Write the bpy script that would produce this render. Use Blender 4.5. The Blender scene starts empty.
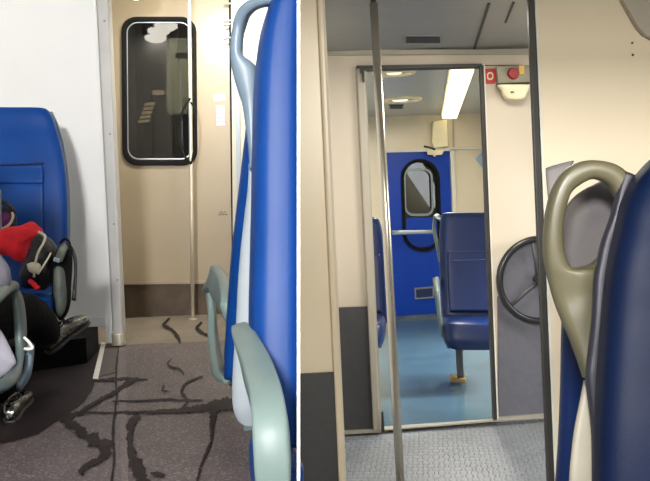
import bpy, bmesh, math, random
from mathutils import Vector, Matrix, noise
random.seed(7)
# ------------------------------------------------------------------ camera frame
F, CX, PY, ROLL = 902.8, 325.0, 194.0, 0.045
CS, SN = math.cos(ROLL), math.sin(ROLL)
CZ = 1.32
ZL = 0.52            # floor level of the left carriage
CEIL = 2.09          # right carriage ceiling
AL = Vector((-0.20, 1, 0)).normalized()     # lengthwise axis of the left carriage
AR = Vector((0.115, 1, 0)).normalized()     # lengthwise axis of the right carriage

def ray(px, py):
    u, v = (px-CX)/F, (PY-py)/F
    return Vector((CS*u+SN*v, 1.0, -SN*u+CS*v))
def P(px, py, d):
    r = ray(px, py); return Vector((r.x*d, d, CZ+r.z*d))
def W(px, py, pl):                    # point on an upright wall plane y = d0 + k*x
    d0, k = pl; r = ray(px, py); d = d0/(1-k*r.x)
    return P(px, py, d)
def FL(px, py, z):
    r = ray(px, py); d = (z-CZ)/r.z
    return P(px, py, d)
def EDGE(px, d, z):
    u = (px-CX)/F; v = ((z-CZ)/d + SN*u)/CS
    return Vector(((CS*u+SN*v)*d, d, z))

SC = bpy.context.scene
COL = SC.collection
# ------------------------------------------------------------------ materials
def lin(c):
    return tuple((x/12.92 if x <= .04045 else ((x+.055)/1.055)**2.4) for x in [v/255 for v in c])+(1,)
def mat(name, rgb, rough=.5, metal=0., var=.06, scale=8., bump=0., bscale=60., coat=0., spec=.5, rvar=0.):
    m = bpy.data.materials.new(name); m.use_nodes = True
    nt = m.node_tree; b = nt.nodes['Principled BSDF']
    tc = nt.nodes.new('ShaderNodeTexCoord')
    nz = nt.nodes.new('ShaderNodeTexNoise'); nz.inputs['Scale'].default_value = scale; nz.inputs['Detail'].default_value = 5
    nt.links.new(tc.outputs['Object'], nz.inputs['Vector'])
    cr = nt.nodes.new('ShaderNodeValToRGB')
    c = lin(rgb)
    cr.color_ramp.elements[0].position = .3; cr.color_ramp.elements[1].position = .7
    cr.color_ramp.elements[0].color = tuple(max(0, x*(1-var)) for x in c[:3])+(1,)
    cr.color_ramp.elements[1].color = tuple(min(1, x*(1+var)) for x in c[:3])+(1,)
    nt.links.new(nz.outputs['Fac'], cr.inputs['Fac'])
    nt.links.new(cr.outputs['Color'], b.inputs['Base Color'])
    b.inputs['Roughness'].default_value = rough; b.inputs['Metallic'].default_value = metal
    b.inputs['Coat Weight'].default_value = coat; b.inputs['Specular IOR Level'].default_value = spec
    if bump:
        n2 = nt.nodes.new('ShaderNodeTexNoise'); n2.inputs['Scale'].default_value = bscale; n2.inputs['Detail'].default_value = 3
        nt.links.new(tc.outputs['Object'], n2.inputs['Vector'])
        bp = nt.nodes.new('ShaderNodeBump'); bp.inputs['Strength'].default_value = bump; bp.inputs['Distance'].default_value = .01
        nt.links.new(n2.outputs['Fac'], bp.inputs['Height']); nt.links.new(bp.outputs['Normal'], b.inputs['Normal'])
    return m
def emis(name, rgb, s):
    m = bpy.data.materials.new(name); m.use_nodes = True
    nt = m.node_tree; nt.nodes.clear()
    o = nt.nodes.new('ShaderNodeOutputMaterial'); e = nt.nodes.new('ShaderNodeEmission')
    e.inputs['Color'].default_value = lin(rgb); e.inputs['Strength'].default_value = s
    nt.links.new(e.outputs[0], o.inputs[0]); return m
def glass(name, tint, refl, rough=.02):
    m = bpy.data.materials.new(name); m.use_nodes = True
    nt = m.node_tree; nt.nodes.clear()
    o = nt.nodes.new('ShaderNodeOutputMaterial'); t = nt.nodes.new('ShaderNodeBsdfTransparent')
    g = nt.nodes.new('ShaderNodeBsdfGlossy'); mx = nt.nodes.new('ShaderNodeMixShader')
    nz = nt.nodes.new('ShaderNodeTexNoise'); nz.inputs['Scale'].default_value = 3
    mp = nt.nodes.new('ShaderNodeMapRange'); mp.inputs['To Min'].default_value = refl*.8; mp.inputs['To Max'].default_value = refl*1.2
    nt.links.new(nz.outputs['Fac'], mp.inputs['Value']); nt.links.new(mp.outputs[0], mx.inputs[0])
    t.inputs['Color'].default_value = lin(tint); g.inputs['Roughness'].default_value = rough
    nt.links.new(t.outputs[0], mx.inputs[1]); nt.links.new(g.outputs[0], mx.inputs[2]); nt.links.new(mx.outputs[0], o.inputs[0])
    return m

def speckle_floor(name, base, dots, rough, vscale, warm=None):
    m = mat(name, base, rough, var=.18, scale=5, bump=.12, bscale=90)
    nt = m.node_tree; b = nt.nodes['Principled BSDF']
    src = b.inputs['Base Color'].links[0].from_socket
    tc = [n for n in nt.nodes if n.type == 'TEX_COORD'][0]
    vo = nt.nodes.new('ShaderNodeTexNoise'); vo.inputs['Scale'].default_value = vscale; vo.inputs['Detail'].default_value = 2
    nt.links.new(tc.outputs['Object'], vo.inputs['Vector'])
    cr = nt.nodes.new('ShaderNodeValToRGB'); cr.color_ramp.elements[0].position = .52; cr.color_ramp.elements[1].position = .72
    cr.color_ramp.elements[0].color = (0, 0, 0, 1); cr.color_ramp.elements[1].color = (.8, .8, .8, 1)
    nt.links.new(vo.outputs['Fac'], cr.inputs['Fac'])
    mx = nt.nodes.new('ShaderNodeMix'); mx.data_type = 'RGBA'
    nt.links.new(cr.outputs['Color'], mx.inputs[0]); nt.links.new(src, mx.inputs[6]); mx.inputs[7].default_value = lin(dots)
    nt.links.new(mx.outputs[2], b.inputs['Base Color']); return m
def tread_floor(name, base, rough):
    m = mat(name, base, rough, var=.1, scale=6)
    nt = m.node_tree; b = nt.nodes['Principled BSDF']
    tc = [n for n in nt.nodes if n.type == 'TEX_COORD'][0]
    mpg = nt.nodes.new('ShaderNodeMapping'); mpg.inputs['Rotation'].default_value = (0, 0, .115)
    nt.links.new(tc.outputs['Object'], mpg.inputs['Vector'])
    br = nt.nodes.new('ShaderNodeTexBrick')
    br.inputs['Scale'].default_value = 1; br.inputs['Brick Width'].default_value = .05; br.inputs['Row Height'].default_value = .05
    br.inputs['Mortar Size'].default_value = .011; br.inputs['Mortar Smooth'].default_value = .4
    br.inputs['Color1'].default_value = (1, 1, 1, 1); br.inputs['Color2'].default_value = (.8, .8, .8, 1); br.inputs['Mortar'].default_value = (0, 0, 0, 1)
    nt.links.new(mpg.outputs[0], br.inputs['Vector'])
    bp = nt.nodes.new('ShaderNodeBump'); bp.inputs['Strength'].default_value = .9; bp.inputs['Distance'].default_value = .012
    nt.links.new(br.outputs['Color'], bp.inputs['Height']); nt.links.new(bp.outputs['Normal'], b.inputs['Normal'])
    return m

M = {}
M['white'] = mat('white_laminate', (234, 233, 231), .4, var=.03, scale=2)
M['champagne'] = mat('champagne_door_paint', (140, 126, 102), .36, var=.05, scale=3)
M['bronze'] = mat('dark_bronze_kick_plate', (66, 52, 38), .45, metal=.3, var=.3, scale=9)
M['jamb'] = mat('grey_beige_laminate', (168, 162, 146), .45, var=.04)
M['alu'] = mat('brushed_aluminium', (176, 180, 184), .32, metal=.75, var=.06, scale=14)
M['alu_pale'] = mat('pale_aluminium', (196, 188, 170), .34, metal=.6, var=.06, scale=14)
M['chrome'] = mat('polished_steel', (214, 206, 190), .26, metal=.85, var=.04)
M['rubber'] = mat('black_rubber', (7, 7, 7), .75, var=.2, spec=.2)
M['darkpost'] = mat('dark_rubber_seal', (42, 40, 36), .5, var=.15)
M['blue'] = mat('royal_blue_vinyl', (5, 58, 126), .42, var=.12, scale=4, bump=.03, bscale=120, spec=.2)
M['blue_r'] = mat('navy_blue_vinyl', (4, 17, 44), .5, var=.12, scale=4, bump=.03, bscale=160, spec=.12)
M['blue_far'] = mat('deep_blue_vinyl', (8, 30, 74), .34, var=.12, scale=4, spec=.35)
M['seam'] = mat('dark_seam_piping', (12, 30, 80), .5)
M['greyblue'] = mat('blue_grey_plastic', (104, 122, 136), .4, var=.06)
M['arm'] = mat('grey_green_plastic', (112, 130, 126), .45, var=.06)
M['armdark'] = mat('teal_grey_plastic', (84, 98, 98), .4, var=.1)
M['palegrey'] = mat('pale_grey_plastic', (134, 144, 150), .5, var=.04)
M['olive'] = mat('olive_grey_plastic', (82, 78, 58), .4, var=.1, scale=10)
M['shellgrey'] = mat('lilac_grey_plastic', (112, 108, 108), .45, var=.08)
M['beige'] = mat('beige_laminate', (222, 208, 182), .32, var=.03, scale=2)
M['beige2'] = mat('vestibule_beige_laminate', (206, 194, 176), .4, var=.03, scale=2)
M['wains'] = mat('charcoal_wainscot', (62, 62, 64), .5, var=.1, scale=30)
M['wains2'] = mat('slate_grey_wainscot', (92, 92, 100), .5, var=.08, scale=30)
M['ceil'] = mat('blue_grey_ceiling_panel', (134, 134, 132), .45, var=.04)
M['ceil_far'] = mat('pale_blue_ceiling_panel', (176, 178, 174), .3, var=.04)
M['doorblue'] = mat('bright_blue_door_paint', (5, 56, 158), .4, var=.05, spec=.25)
M['frame_grey'] = mat('window_frame_grey', (120, 128, 130), .35, metal=.4)
M['pewter'] = mat('grey_door_rail', (150, 158, 168), .35, metal=.3)
M['red'] = mat('red_fabric', (214, 20, 34), .8, var=.2, scale=14, bump=.5, bscale=30)
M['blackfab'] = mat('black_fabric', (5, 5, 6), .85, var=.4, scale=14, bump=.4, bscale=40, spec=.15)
M['bagblack'] = mat('black_quilted_nylon', (15, 14, 13), .5, var=.6, scale=18, bump=.6, bscale=40)
M['pack'] = mat('grey_green_nylon', (70, 76, 70), .55, var=.2, scale=20, bump=.3, bscale=60)
M['purple'] = mat('purple_lining', (92, 24, 92), .6, var=.2)
M['cord'] = mat('cream_cord', (196, 190, 170), .7)
M['sleeve'] = mat('lilac_grey_knit', (122, 120, 132), .85, var=.08, scale=30, bump=.3, bscale=80)
M['skin'] = mat('skin', (198, 150, 124), .5)
M['hair'] = mat('dark_brown_hair', (40, 28, 20), .5, var=.3, scale=40)
M['silver'] = mat('silver_leather', (120, 118, 110), .24, metal=1., var=.5, scale=30, bump=.5, bscale=60)
M['sole'] = mat('dark_shoe_sole', (24, 22, 22), .6)
M['edging'] = mat('white_edging_strip', (214, 212, 200), .5)
M['brownmat'] = mat('brown_floor_plate', (76, 66, 62), .55, var=.15, scale=20, bump=.2)
M['wet'] = mat('wet_stain_and_shade', (26, 13, 17), .6, var=.6, scale=30, spec=.25)  # also colours the painted shade under the left seats
M['label'] = mat('white_glint_and_ring', (244, 242, 232), .5)  # also the lamp reflection painted on the end door
M['glint_print'] = mat('cream_glint_and_print', (240, 226, 192), .5)  # sign print, and the striped reflection painted on the end door
M['ink'] = mat('grey_print', (96, 88, 74), .6)
M['redsign'] = mat('red_sign', (196, 48, 48), .45, var=.05)
M['redbtn'] = mat('dark_red_button', (150, 22, 26), .35)
M['yellow'] = mat('amber_tab', (220, 178, 90), .5)
M['boxgrey'] = mat('smoky_clear_box', (150, 146, 128), .25, var=.15, scale=12)
M['lampcase'] = mat('cream_lamp_case', (238, 226, 190), .4)
M['gold'] = mat('brass_foot', (150, 126, 74), .4, metal=.6)
M['wheel'] = mat('black_wheel_lacquer', (34, 34, 36), .25, var=.1)
M['spoke'] = mat('dark_grey_spoke', (66, 66, 68), .4)
M['poster'] = mat('blue_leaflet', (150, 170, 196), .5, var=.15, scale=6)
M['vent'] = mat('dark_vent', (44, 44, 44), .6)
M['plate_white'] = mat('white_partition_edge', (250, 250, 250), .5, var=.0)
M['darkwall'] = mat('dark_gangway_lining', (34, 30, 26), .7, var=.3)
M['panelrefl'] = mat('pale_green_panel_reflection', (196, 206, 190), .5)
M['fl_left'] = speckle_floor('speckled_purple_grey_floor', (80, 70, 70), (154, 143, 142), .5, 130)
M['fl_vest'] = speckle_floor('brown_grey_vestibule_floor', (112, 102, 88), (140, 130, 116), .5, 90)
M['fl_strip'] = speckle_floor('floor_seam_strip', (96, 84, 82), (160, 148, 144), .5, 130)
M['fl_tread'] = tread_floor('grey_tread_floor', (136, 140, 146), .42)
M['fl_far'] = mat('teal_blue_linoleum', (64, 88, 100), .24, var=.14, scale=3, bump=.05)
M['hem'] = mat('pale_lilac_cloth', (158, 156, 168), .8, var=.05)
M['gapgrey'] = mat('grey_beige_side_panel', (150, 144, 128), .5, var=.05)
M['postgrey'] = mat('grey_painted_post', (178, 176, 172), .4, metal=.15, var=.05)
M['sidegrey'] = mat('mauve_grey_seat_side', (34, 34, 46), .5, var=.08)
M['bulkhead'] = mat('warm_grey_bulkhead', (172, 164, 150), .45, var=.04)
M['lamp'] = emis('lamp_diffuser', (255, 250, 236), 14)
M['lamp_far'] = emis('tube_lamp_diffuser', (255, 240, 196), 2.6)
M['lamp_and_refl'] = emis('lamp_lens_and_reflection', (255, 236, 200), 1.6)  # downlight bulbs, and reflections built behind the end door pane
M['winglass'] = glass('dark_window_glass', (150, 146, 138), .055)
M['winglass2'] = glass('grey_window_glass', (112, 114, 112), .04)
M['sky_glass'] = glass('carriage_window_glass', (235, 240, 240), .05)

# ------------------------------------------------------------------ object helpers
def link(name, me, m, parent=None, smooth=False, bevel=0, seg=2, base=True, sub=0):
    mats = m if isinstance(m, (list, tuple)) else [m]
    for q in mats: me.materials.append(q)
    o = bpy.data.objects.new(name, me); COL.objects.link(o)
    vs = [v.co for v in me.vertices]
    if parent is not None:
        off = wpos(parent); me.transform(Matrix.Translation(-off)); o.parent = parent
    elif base and vs:
        lo = Vector((min(v.x for v in vs), min(v.y for v in vs), min(v.z for v in vs)))
        hi = Vector((max(v.x for v in vs), max(v.y for v in vs), max(v.z for v in vs)))
        c = Vector(((lo.x+hi.x)/2, (lo.y+hi.y)/2, lo.z))
        me.transform(Matrix.Translation(-c)); o.location = c
    if smooth:
        for p in me.polygons: p.use_smooth = True
    if bevel:
        b = o.modifiers.new('bevel', 'BEVEL'); b.width = bevel; b.segments = seg; b.limit_method = 'ANGLE'; b.angle_limit = .6
    if sub:
        s = o.modifiers.new('sub', 'SUBSURF'); s.levels = sub; s.render_levels = sub
    return o
def wpos(o):
    v = Vector(o.location)
    while o.parent: o = o.parent; v += Vector(o.location)
    return v
def tag(o, label=None, cat=None, group=None, kind=None):
    if label: o['label'] = label
    if cat: o['category'] = cat
    if group: o['group'] = group
    if kind: o['kind'] = kind
    return o
def thing(name, loc, label=None, cat=None, group=None, kind=None):
    o = bpy.data.objects.new(name, None); COL.objects.link(o); o.location = loc; o.empty_display_size = .05
    return tag(o, label, cat, group, kind)
def tomesh(bm, name):
    bmesh.ops.recalc_face_normals(bm, faces=bm.faces)
    me = bpy.data.meshes.new(name); bm.to_mesh(me); bm.free(); return me
def prism_bm(pts, vec, bm=None):
    bm = bm or bmesh.new(); vec = Vector(vec)
    a = [bm.verts.new(p) for p in pts]; b = [bm.verts.new(Vector(p)+vec) for p in pts]
    n = len(pts)
    bm.faces.new(a); bm.faces.new(list(reversed(b)))
    for i in range(n): bm.faces.new((a[i], a[(i+1) % n], b[(i+1) % n], b[i]))
    return bm
def prism(name, pts, vec, m, parent=None, **k):
    return link(name, tomesh(prism_bm(pts, vec), name), m, parent, **k)
def slab(name, pxs, pl, t, m, parent=None, off=0., axis=Vector((0, 1, 0)), **k):
    """plate whose front outline lies on an upright plane (shifted by off towards the viewer if negative)"""
    n = Vector(axis)
    pts = [W(x, y, (pl[0]+off, pl[1])) for x, y in pxs]
    return prism(name, pts, n*t, m, parent, **k)
def rr(x0, y0, x1, y1, r, n=6, sk=0.):
    """rounded rectangle in the plane; sk = sideways lean per unit of height"""
    pts = []
    for cx, cy, a0 in ((x1-r, y0+r, -90), (x1-r, y1-r, 0), (x0+r, y1-r, 90), (x0+r, y0+r, 180)):
        for i in range(n+1):
            a = math.radians(a0+90*i/n); pts.append((cx+r*math.cos(a), cy+r*math.sin(a)))
    return [(x+sk*(y-y0), y) for x, y in pts]
def frame_bm(outer, inner, vec):
    bm = bmesh.new(); n = len(outer); vec = Vector(vec)
    A = [bm.verts.new(p) for p in outer]; B = [bm.verts.new(p) for p in inner]
    C = [bm.verts.new(Vector(p)+vec) for p in outer]; D = [bm.verts.new(Vector(p)+vec) for p in inner]
    for i in range(n):
        j = (i+1) % n
        bm.faces.new((A[i], A[j], B[j], B[i])); bm.faces.new((C[i], D[i], D[j], C[j]))
        bm.faces.new((A[i], C[i], C[j], A[j])); bm.faces.new((B[i], B[j], D[j], D[i]))
    return bm
def frame(name, outer, inner, pl, t, m, parent=None, off=0., **k):
    o = [W(x, y, (pl[0]+off, pl[1])) for x, y in outer]; i = [W(x, y, (pl[0]+off, pl[1])) for x, y in inner]
    return link(name, tomesh(frame_bm(o, i, (0, t, 0)), name), m, parent, **k)
def catmull(pts, n=6):
    out = []
    for i in range(len(pts)-1):
        p0, p1, p2, p3 = pts[max(i-1, 0)], pts[i], pts[i+1], pts[min(i+2, len(pts)-1)]
        for j in range(n):
            t = j/n
            out.append(tuple(.5*((2*b)+(-a+c)*t+(2*a-5*b+4*c-d)*t*t+(-a+3*b-3*c+d)*t**3) for a, b, c, d in zip(p0, p1, p2, p3)))
    out.append(tuple(pts[-1])); return out
def rings_bm(rings, bm=None, closed=False):
    bm = bm or bmesh.new()
    R = [[bm.verts.new(p) for p in r] for r in rings]; n = len(R[0])
    L = len(R)
    for a in range(L if closed else L-1):
        b = (a+1) % L
        for i in range(n): bm.faces.new((R[a][i], R[a][(i+1) % n], R[b][(i+1) % n], R[b][i]))
    if not closed:
        bm.faces.new(list(reversed(R[0]))); bm.faces.new(R[-1])
    return bm
def tube_bm(pts, rad, seg=10, bm=None, closed=False):
    pts = [Vector(p) for p in pts]; rings = []; up = None; n = len(pts)
    for i, p in enumerate(pts):
        if closed: t = pts[(i+1) % n]-pts[i-1]
        else: t = pts[min(i+1, n-1)]-pts[max(i-1, 0)]
        t.normalize()
        if up is None: up = t.orthogonal().normalized()
        up = (up-t*up.dot(t)).normalized(); s = t.cross(up)
        r = rad[i] if isinstance(rad, (list, tuple)) else rad
        rings.append([p+(up*math.cos(q)+s*math.sin(q))*r for q in [2*math.pi*k/seg for k in range(seg)]])
    return rings_bm(rings, bm, closed)
def tube(name, pts, rad, m, parent=None, seg=10, closed=False, **k):
    return link(name, tomesh(tube_bm(pts, rad, seg, closed=closed), name), m, parent, smooth=True, **k)
def pxtube(name, st, rad, m, parent=None, n=6, **k):      # (px,py,d) stations
    return tube(name, [P(*s) for s in catmull(st, n)], rad, m, parent, **k)
def sgnpow(v, e): return math.copysign(abs(v)**e, v)
def strap(name, st, th, m, parent=None, n=5, e=.6, seg=16, **k):
    """band through (xl,yl,xr,yr,depth) stations with a rounded section of thickness th"""
    s = catmull(st, n); L = [P(a[0], a[1], a[4]) for a in s]; R = [P(a[2], a[3], a[4]) for a in s]
    C = [(a+b)/2 for a, b in zip(L, R)]; rings = []; pn = None
    for i, c in enumerate(C):
        t = (C[min(i+1, len(C)-1)]-C[max(i-1, 0)]).normalized(); lat = (R[i]-L[i])/2
        nn = t.cross(lat.normalized())
        if nn.length < .05: nn = pn or Vector((0, 1, 0))
        nn.normalize()
        if pn and nn.dot(pn) < 0: nn = -nn
        pn = nn; w = th if not isinstance(th, (list, tuple)) else th[0]+(th[1]-th[0])*i/(len(C)-1)
        rings.append([c+lat*sgnpow(math.cos(q), e)+nn*(w/2)*sgnpow(math.sin(q), e) for q in [2*math.pi*j/seg for j in range(seg)]])
    return link(name, tomesh(rings_bm(rings), name), m, parent, smooth=True, **k)
def loft(name, st, th, axis, m, parent=None, n=5, e=.5, seg=32, cap=True, **k):
    """upholstered body through level stations (py, xl, xr, depth), thickness th along axis"""
    s = catmull(st, n); rings = []; N = len(s)
    for i, (py, xl, xr, d) in enumerate(s):
        A, B = P(xl, py, d), P(xr, py, d); c = (A+B)/2; lat = (B-A)/2
        rings.append([c+lat*sgnpow(math.cos(q), e)+Vector(axis)*(th/2)*sgnpow(math.sin(q), e) for q in [2*math.pi*j/seg for j in range(seg)]])
    return link(name, tomesh(rings_bm(rings), name), m, parent, smooth=True, **k)
def pillow(name, poly, d, bulge, m, parent=None, rings=7, sub=3, seed=0, rough=.0, flat=.5, tilt=0., **k):
    """stuffed soft form: outline in the plane at depth d, swelling to both sides"""
    pl = catmull(list(poly)+[poly[0]], sub)[:-1]
    cx = sum(p[0] for p in pl)/len(pl); cy = sum(p[1] for p in pl)/len(pl); R = []
    def pt(x, y, o):
        p = P(x, y, d+tilt*(y-cy)); p.y += o
        if rough: p += Vector((noise.noise(p*14+Vector((seed, 0, 0))), noise.noise(p*14+Vector((0, seed, 9))), noise.noise(p*14+Vector((5, 0, seed)))))*rough
        return p
    ss = [math.sin(math.pi/2*(i+.35)/rings) for i in range(rings)]
    for s in ss: R.append([pt(cx+(x-cx)*s, cy+(y-cy)*s, -bulge*math.sqrt(max(0, 1-s*s))) for x, y in pl])
    R.append([pt(x, y, 0) for x, y in pl])
    for s in reversed(ss): R.append([pt(cx+(x-cx)*s, cy+(y-cy)*s, bulge*flat*math.sqrt(max(0, 1-s*s))) for x, y in pl])
    return link(name, tomesh(rings_bm(R), name), m, parent, smooth=True, **k)
def boxbm(c, sx, sy, sz, ax=Vector((1, 0, 0)), ay=Vector((0, 1, 0)), bm=None):
    c = Vector(c); ax, ay = Vector(ax).normalized(), Vector(ay).normalized()
    pts = [c+ax*(sx/2*a)+ay*(sy/2*b)+Vector((0, 0, -sz/2)) for a, b in ((-1, -1), (1, -1), (1, 1), (-1, 1))]
    return prism_bm(pts, (0, 0, sz), bm)
def box(name, c, sx, sy, sz, m, parent=None, ax=Vector((1, 0, 0)), ay=Vector((0, 1, 0)), **k):
    return link(name, tomesh(boxbm(c, sx, sy, sz, ax, ay), name), m, parent, **k)
def disc_bm(c, r, n, h, seg=24, r2=None):
    c, n = Vector(c), Vector(n).normalized(); a = n.orthogonal().normalized(); b = n.cross(a); r2 = r if r2 is None else r2
    return rings_bm([[c+n*z+(a*math.cos(q)+b*math.sin(q))*rr_ for q in [2*math.pi*j/seg for j in range(seg)]] for z, rr_ in ((0, r), (h, r2))])
def disc(name, c, r, n, h, m, parent=None, r2=None, seg=24, **k):
    return link(name, tomesh(disc_bm(c, r, n, h, seg, r2), name), m, parent, **k)
def S(o): o['kind'] = 'structure'; return o

# ================================================================== DIVIDING WALL
a, b = EDGE(298.5, 1.0, 0.0), EDGE(298.5, 11.5, 0.0)
a2, b2 = EDGE(298.5, 1.0, 3.0), EDGE(298.5, 11.5, 3.0)
nrm = (b-a).cross(a2-a).normalized()*.0016
S(prism('wall_middle', [a-nrm, b-nrm, b2-nrm, a2-nrm], nrm*2, M['plate_white'], base=False))

# ================================================================== LEFT CARRIAGE: SETTING
PD = (6.28, 0.0)      # end door plane
PP = (5.09, 0.0)      # partition plane
def lfl(y, x=297.6, z=ZL): return EDGE(297.4, y, z)
yv = 5.0
t_v = FL(120, 345, ZL).y
S(prism('floor_left', [Vector((-2.4, .4, ZL)), EDGE(297.0, 1.02, ZL), EDGE(297.0, t_v, ZL), Vector((-2.4, t_v, ZL))], (0, 0, -.06), M['fl_left'], base=False))
S(prism('floor_vestibule', [Vector((-2.4, t_v, ZL)), EDGE(297.0, t_v, ZL), EDGE(297.0, 6.5, ZL), Vector((-2.4, 6.5, ZL))], (0, 0, -.06), M['fl_vest'], base=False))
S(prism('ceiling_left', [Vector((-2.4, -3.5, 2.95)), Vector((-.12, -3.5, 2.95)), EDGE(297.0, 1.02, 2.95), EDGE(297.0, 6.5, 2.95), Vector((-2.4, 6.5, 2.95))], (0, 0, .05), M['white'], base=False))
# outer side wall with two window openings left of the frame
sw = prism_bm([Vector((-2.4, .4, ZL)), Vector((-2.4, 6.5, ZL)), Vector((-2.4, 6.5, 1.2)), Vector((-2.4, .4, 1.2))], (-.06, 0, 0))
prism_bm([Vector((-2.4, .4, 2.3)), Vector((-2.4, 6.5, 2.3)), Vector((-2.4, 6.5, 2.95)), Vector((-2.4, .4, 2.95))], (-.06, 0, 0), sw)
for y0, y1 in ((.4, .9), (2.4, 3.0), (4.6, 6.5)):
    prism_bm([Vector((-2.4, y0, 1.2)), Vector((-2.4, y1, 1.2)), Vector((-2.4, y1, 2.3)), Vector((-2.4, y0, 2.3))], (-.06, 0, 0), sw)
S(link('wall_left', tomesh(sw, 'wall_left'), M['white'], base=False))
# white partition beside the corner post
S(slab('wall_partition', [(-140, -60), (92, -60), (95, 0), (111.5, 322), (112.3, 343), (106.5, 343), (105.5, 327), (-140, 334)], PP, .05, M['white'], base=False))
S(slab('trim_1', [(-140, 323), (105.3, 317), (105.6, 326.5), (-140, 333.5)], PP, .015, M['white'], off=-.012, base=False))
# corner post with cover strip, screws and foot
cp = thing('door_pillar', W(118, 345, PP), kind='structure'); cp.name = 'trim_2'
slab('post', [(93, -60), (105.5, -60), (122.8, 335), (112.6, 335)], PP, .09, M['postgrey'], cp, off=-.05, bevel=.01, seg=3)
slab('cover_strip', [(90.5, -60), (93.2, -60), (112.8, 338), (110.2, 338)], PP, .05, M['white'], cp, off=-.035, bevel=.004)
pf = loft('post_foot', [(333, 112.4, 123.4, 5.06), (338, 112.6, 124.6, 5.06), (342, 113, 125, 5.06), (344.5, 113, 125, 5.06)], .09, (0, 1, 0), M['alu_pale'], cp)
for (sx, sy) in ((104.5, 21), (110, 134), (114, 224), (117.5, 280)):
    disc('screw', W(sx, sy, (PP[0]-.05, 0)), .006, (0, -1, 0), .003, M['frame_grey'], cp, seg=10)
# right jamb wall beside the door
S(slab('wall_right', [(230.5, -60), (297, -60), (297, 316), (233.5, 316)], (6.2, 0), .06, M['jamb'], base=False))
S(slab('trim_3', [(234, -60), (238, -60), (242, 316), (238, 316)], (6.2, 0), .02, M['palegrey'], off=-.02, base=False))
S(slab('wall_end', [(-150, -60), (104, -60), (118, 317), (-150, 330)], (6.3, 0), .05, M['jamb'], base=False))

# ---- end door
dr = thing('door_1', W(175, 317, PD), kind='structure')
WO = rr(121, 16.5, 196, 165.5, 15, sk=.008); WI = rr(125, 20.5, 192.5, 160.5, 12, sk=.008)
# leaf around the window opening
dr_leaf_o = [(103, -60), (228, -60), (232.8, 284), (116.5, 284)]
bm = bmesh.new()
def leaf(outer, hole, pl, t):
    """plate with an opening: four wedges from the opening to the outline"""
    n = len(hole)
    def outp(x, y):                                   # project outwards to the outline box
        cx = sum(p[0] for p in hole)/n; cy = sum(p[1] for p in hole)/n
        dx, dy = x-cx, y-cy; best = None
        for i in range(len(outer)):
            (ax, ay), (bx, by) = outer[i], outer[(i+1) % len(outer)]
            den = dx*(by-ay)-dy*(bx-ax)
            if abs(den) < 1e-9: continue
            t1 = ((ax-cx)*(by-ay)-(ay-cy)*(bx-ax))/den; s1 = ((ax-cx)*dy-(ay-cy)*dx)/den
            if t1 > 0 and -1e-6 <= s1 <= 1+1e-6 and (best is None or t1 < best): best = t1
        return cx+dx*best, cy+dy*best, math.atan2(dy, dx)
    ang = []
    cx = sum(p[0] for p in hole)/n; cy = sum(p[1] for p in hole)/n
    H = []
    for i in range(n):                                 # densify
        a, b = hole[i], hole[(i+1) % n]
        k = max(1, int(math.hypot(a[0]-b[0], a[1]-b[1])/6))
        for j in range(k): H.append((a[0]+(b[0]-a[0])*j/k, a[1]+(b[1]-a[1])*j/k))
    O = [list(outp(*h)[:2]) for h in H]
    for c in outer:                                    # snap the nearest sample onto every corner
        ca = math.atan2(c[1]-cy, c[0]-cx)
        i = min(range(len(H)), key=lambda q: abs((math.atan2(O[q][1]-cy, O[q][0]-cx)-ca+math.pi) % (2*math.pi)-math.pi))
        O[i] = list(c)
    return frame_bm([W(x, y, pl) for x, y in O], [W(x, y, pl) for x, y in H], (0, t, 0))
link('door_leaf', tomesh(leaf(dr_leaf_o, rr(123, 18, 194, 163, 13, sk=.008), PD, .05), 'door_leaf'), M['champagne'], dr)
slab('edge_seal', [(228, -60), (230.2, -60), (234.2, 316.5), (232.4, 316.5)], PD, .05, M['rubber'], dr, off=-.01)
slab('kick_plate', [(116.5, 284.5), (232.8, 283), (233.3, 316.5), (118, 318)], PD, .045, M['bronze'], dr, off=.004)
slab('sill_strip', [(116.5, 282), (232.6, 280.8), (232.8, 283.3), (116.6, 284.6)], PD, .02, M['champagne'], dr, off=-.012)
wn = frame('window_gasket', WO, WI, PD, .06, M['rubber'], dr, off=-.02, bevel=.006)
slab('pane', rr(123.5, 19, 194, 162.5, 13, sk=.008), PD, .008, M['winglass'], dr, off=.012)
frame('glazing_bead', rr(126.5, 22, 191, 159.5, 11, sk=.008), rr(127.3, 22.8, 190.2, 158.3, 10.4, sk=.008), PD, .01, M['alu'], dr, off=.004)
slab('lamp_glint', [(213.2, 95), (224.6, 94.5), (224.9, 100.6), (213.6, 101)], PD, .004, M['label'], dr, off=-.004)  # pale mark standing in for a lamp reflection on the door paint
for i in range(5):
    y = 105.5+4.2*i
    slab('lamp_glint', [(216+.1*i, y), (224.3+.1*i, y-.3), (224.5+.1*i, y+2.8), (216.2+.1*i, y+3.1)], PD, .004, M['glint_print'], dr, off=-.004)  # stripes painting a second lamp reflection
bm = bmesh.new()
for (x0, y0, x1, y1) in ((219.5, 211.6, 223, 212.6), (224, 211.4, 226, 212.4), (218.5, 214, 221, 215), (221.8, 213.9, 224.5, 214.9), (225.2, 213.8, 227.5, 214.8)):
    prism_bm([W(x, y, (PD[0]-.004, 0)) for x, y in ((x0, y0), (x1, y0), (x1, y1), (x0, y1))], (0, .004, 0), bm)
link('maker_mark', tomesh(bm, 'maker_mark'), M['ink'], dr)
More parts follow.
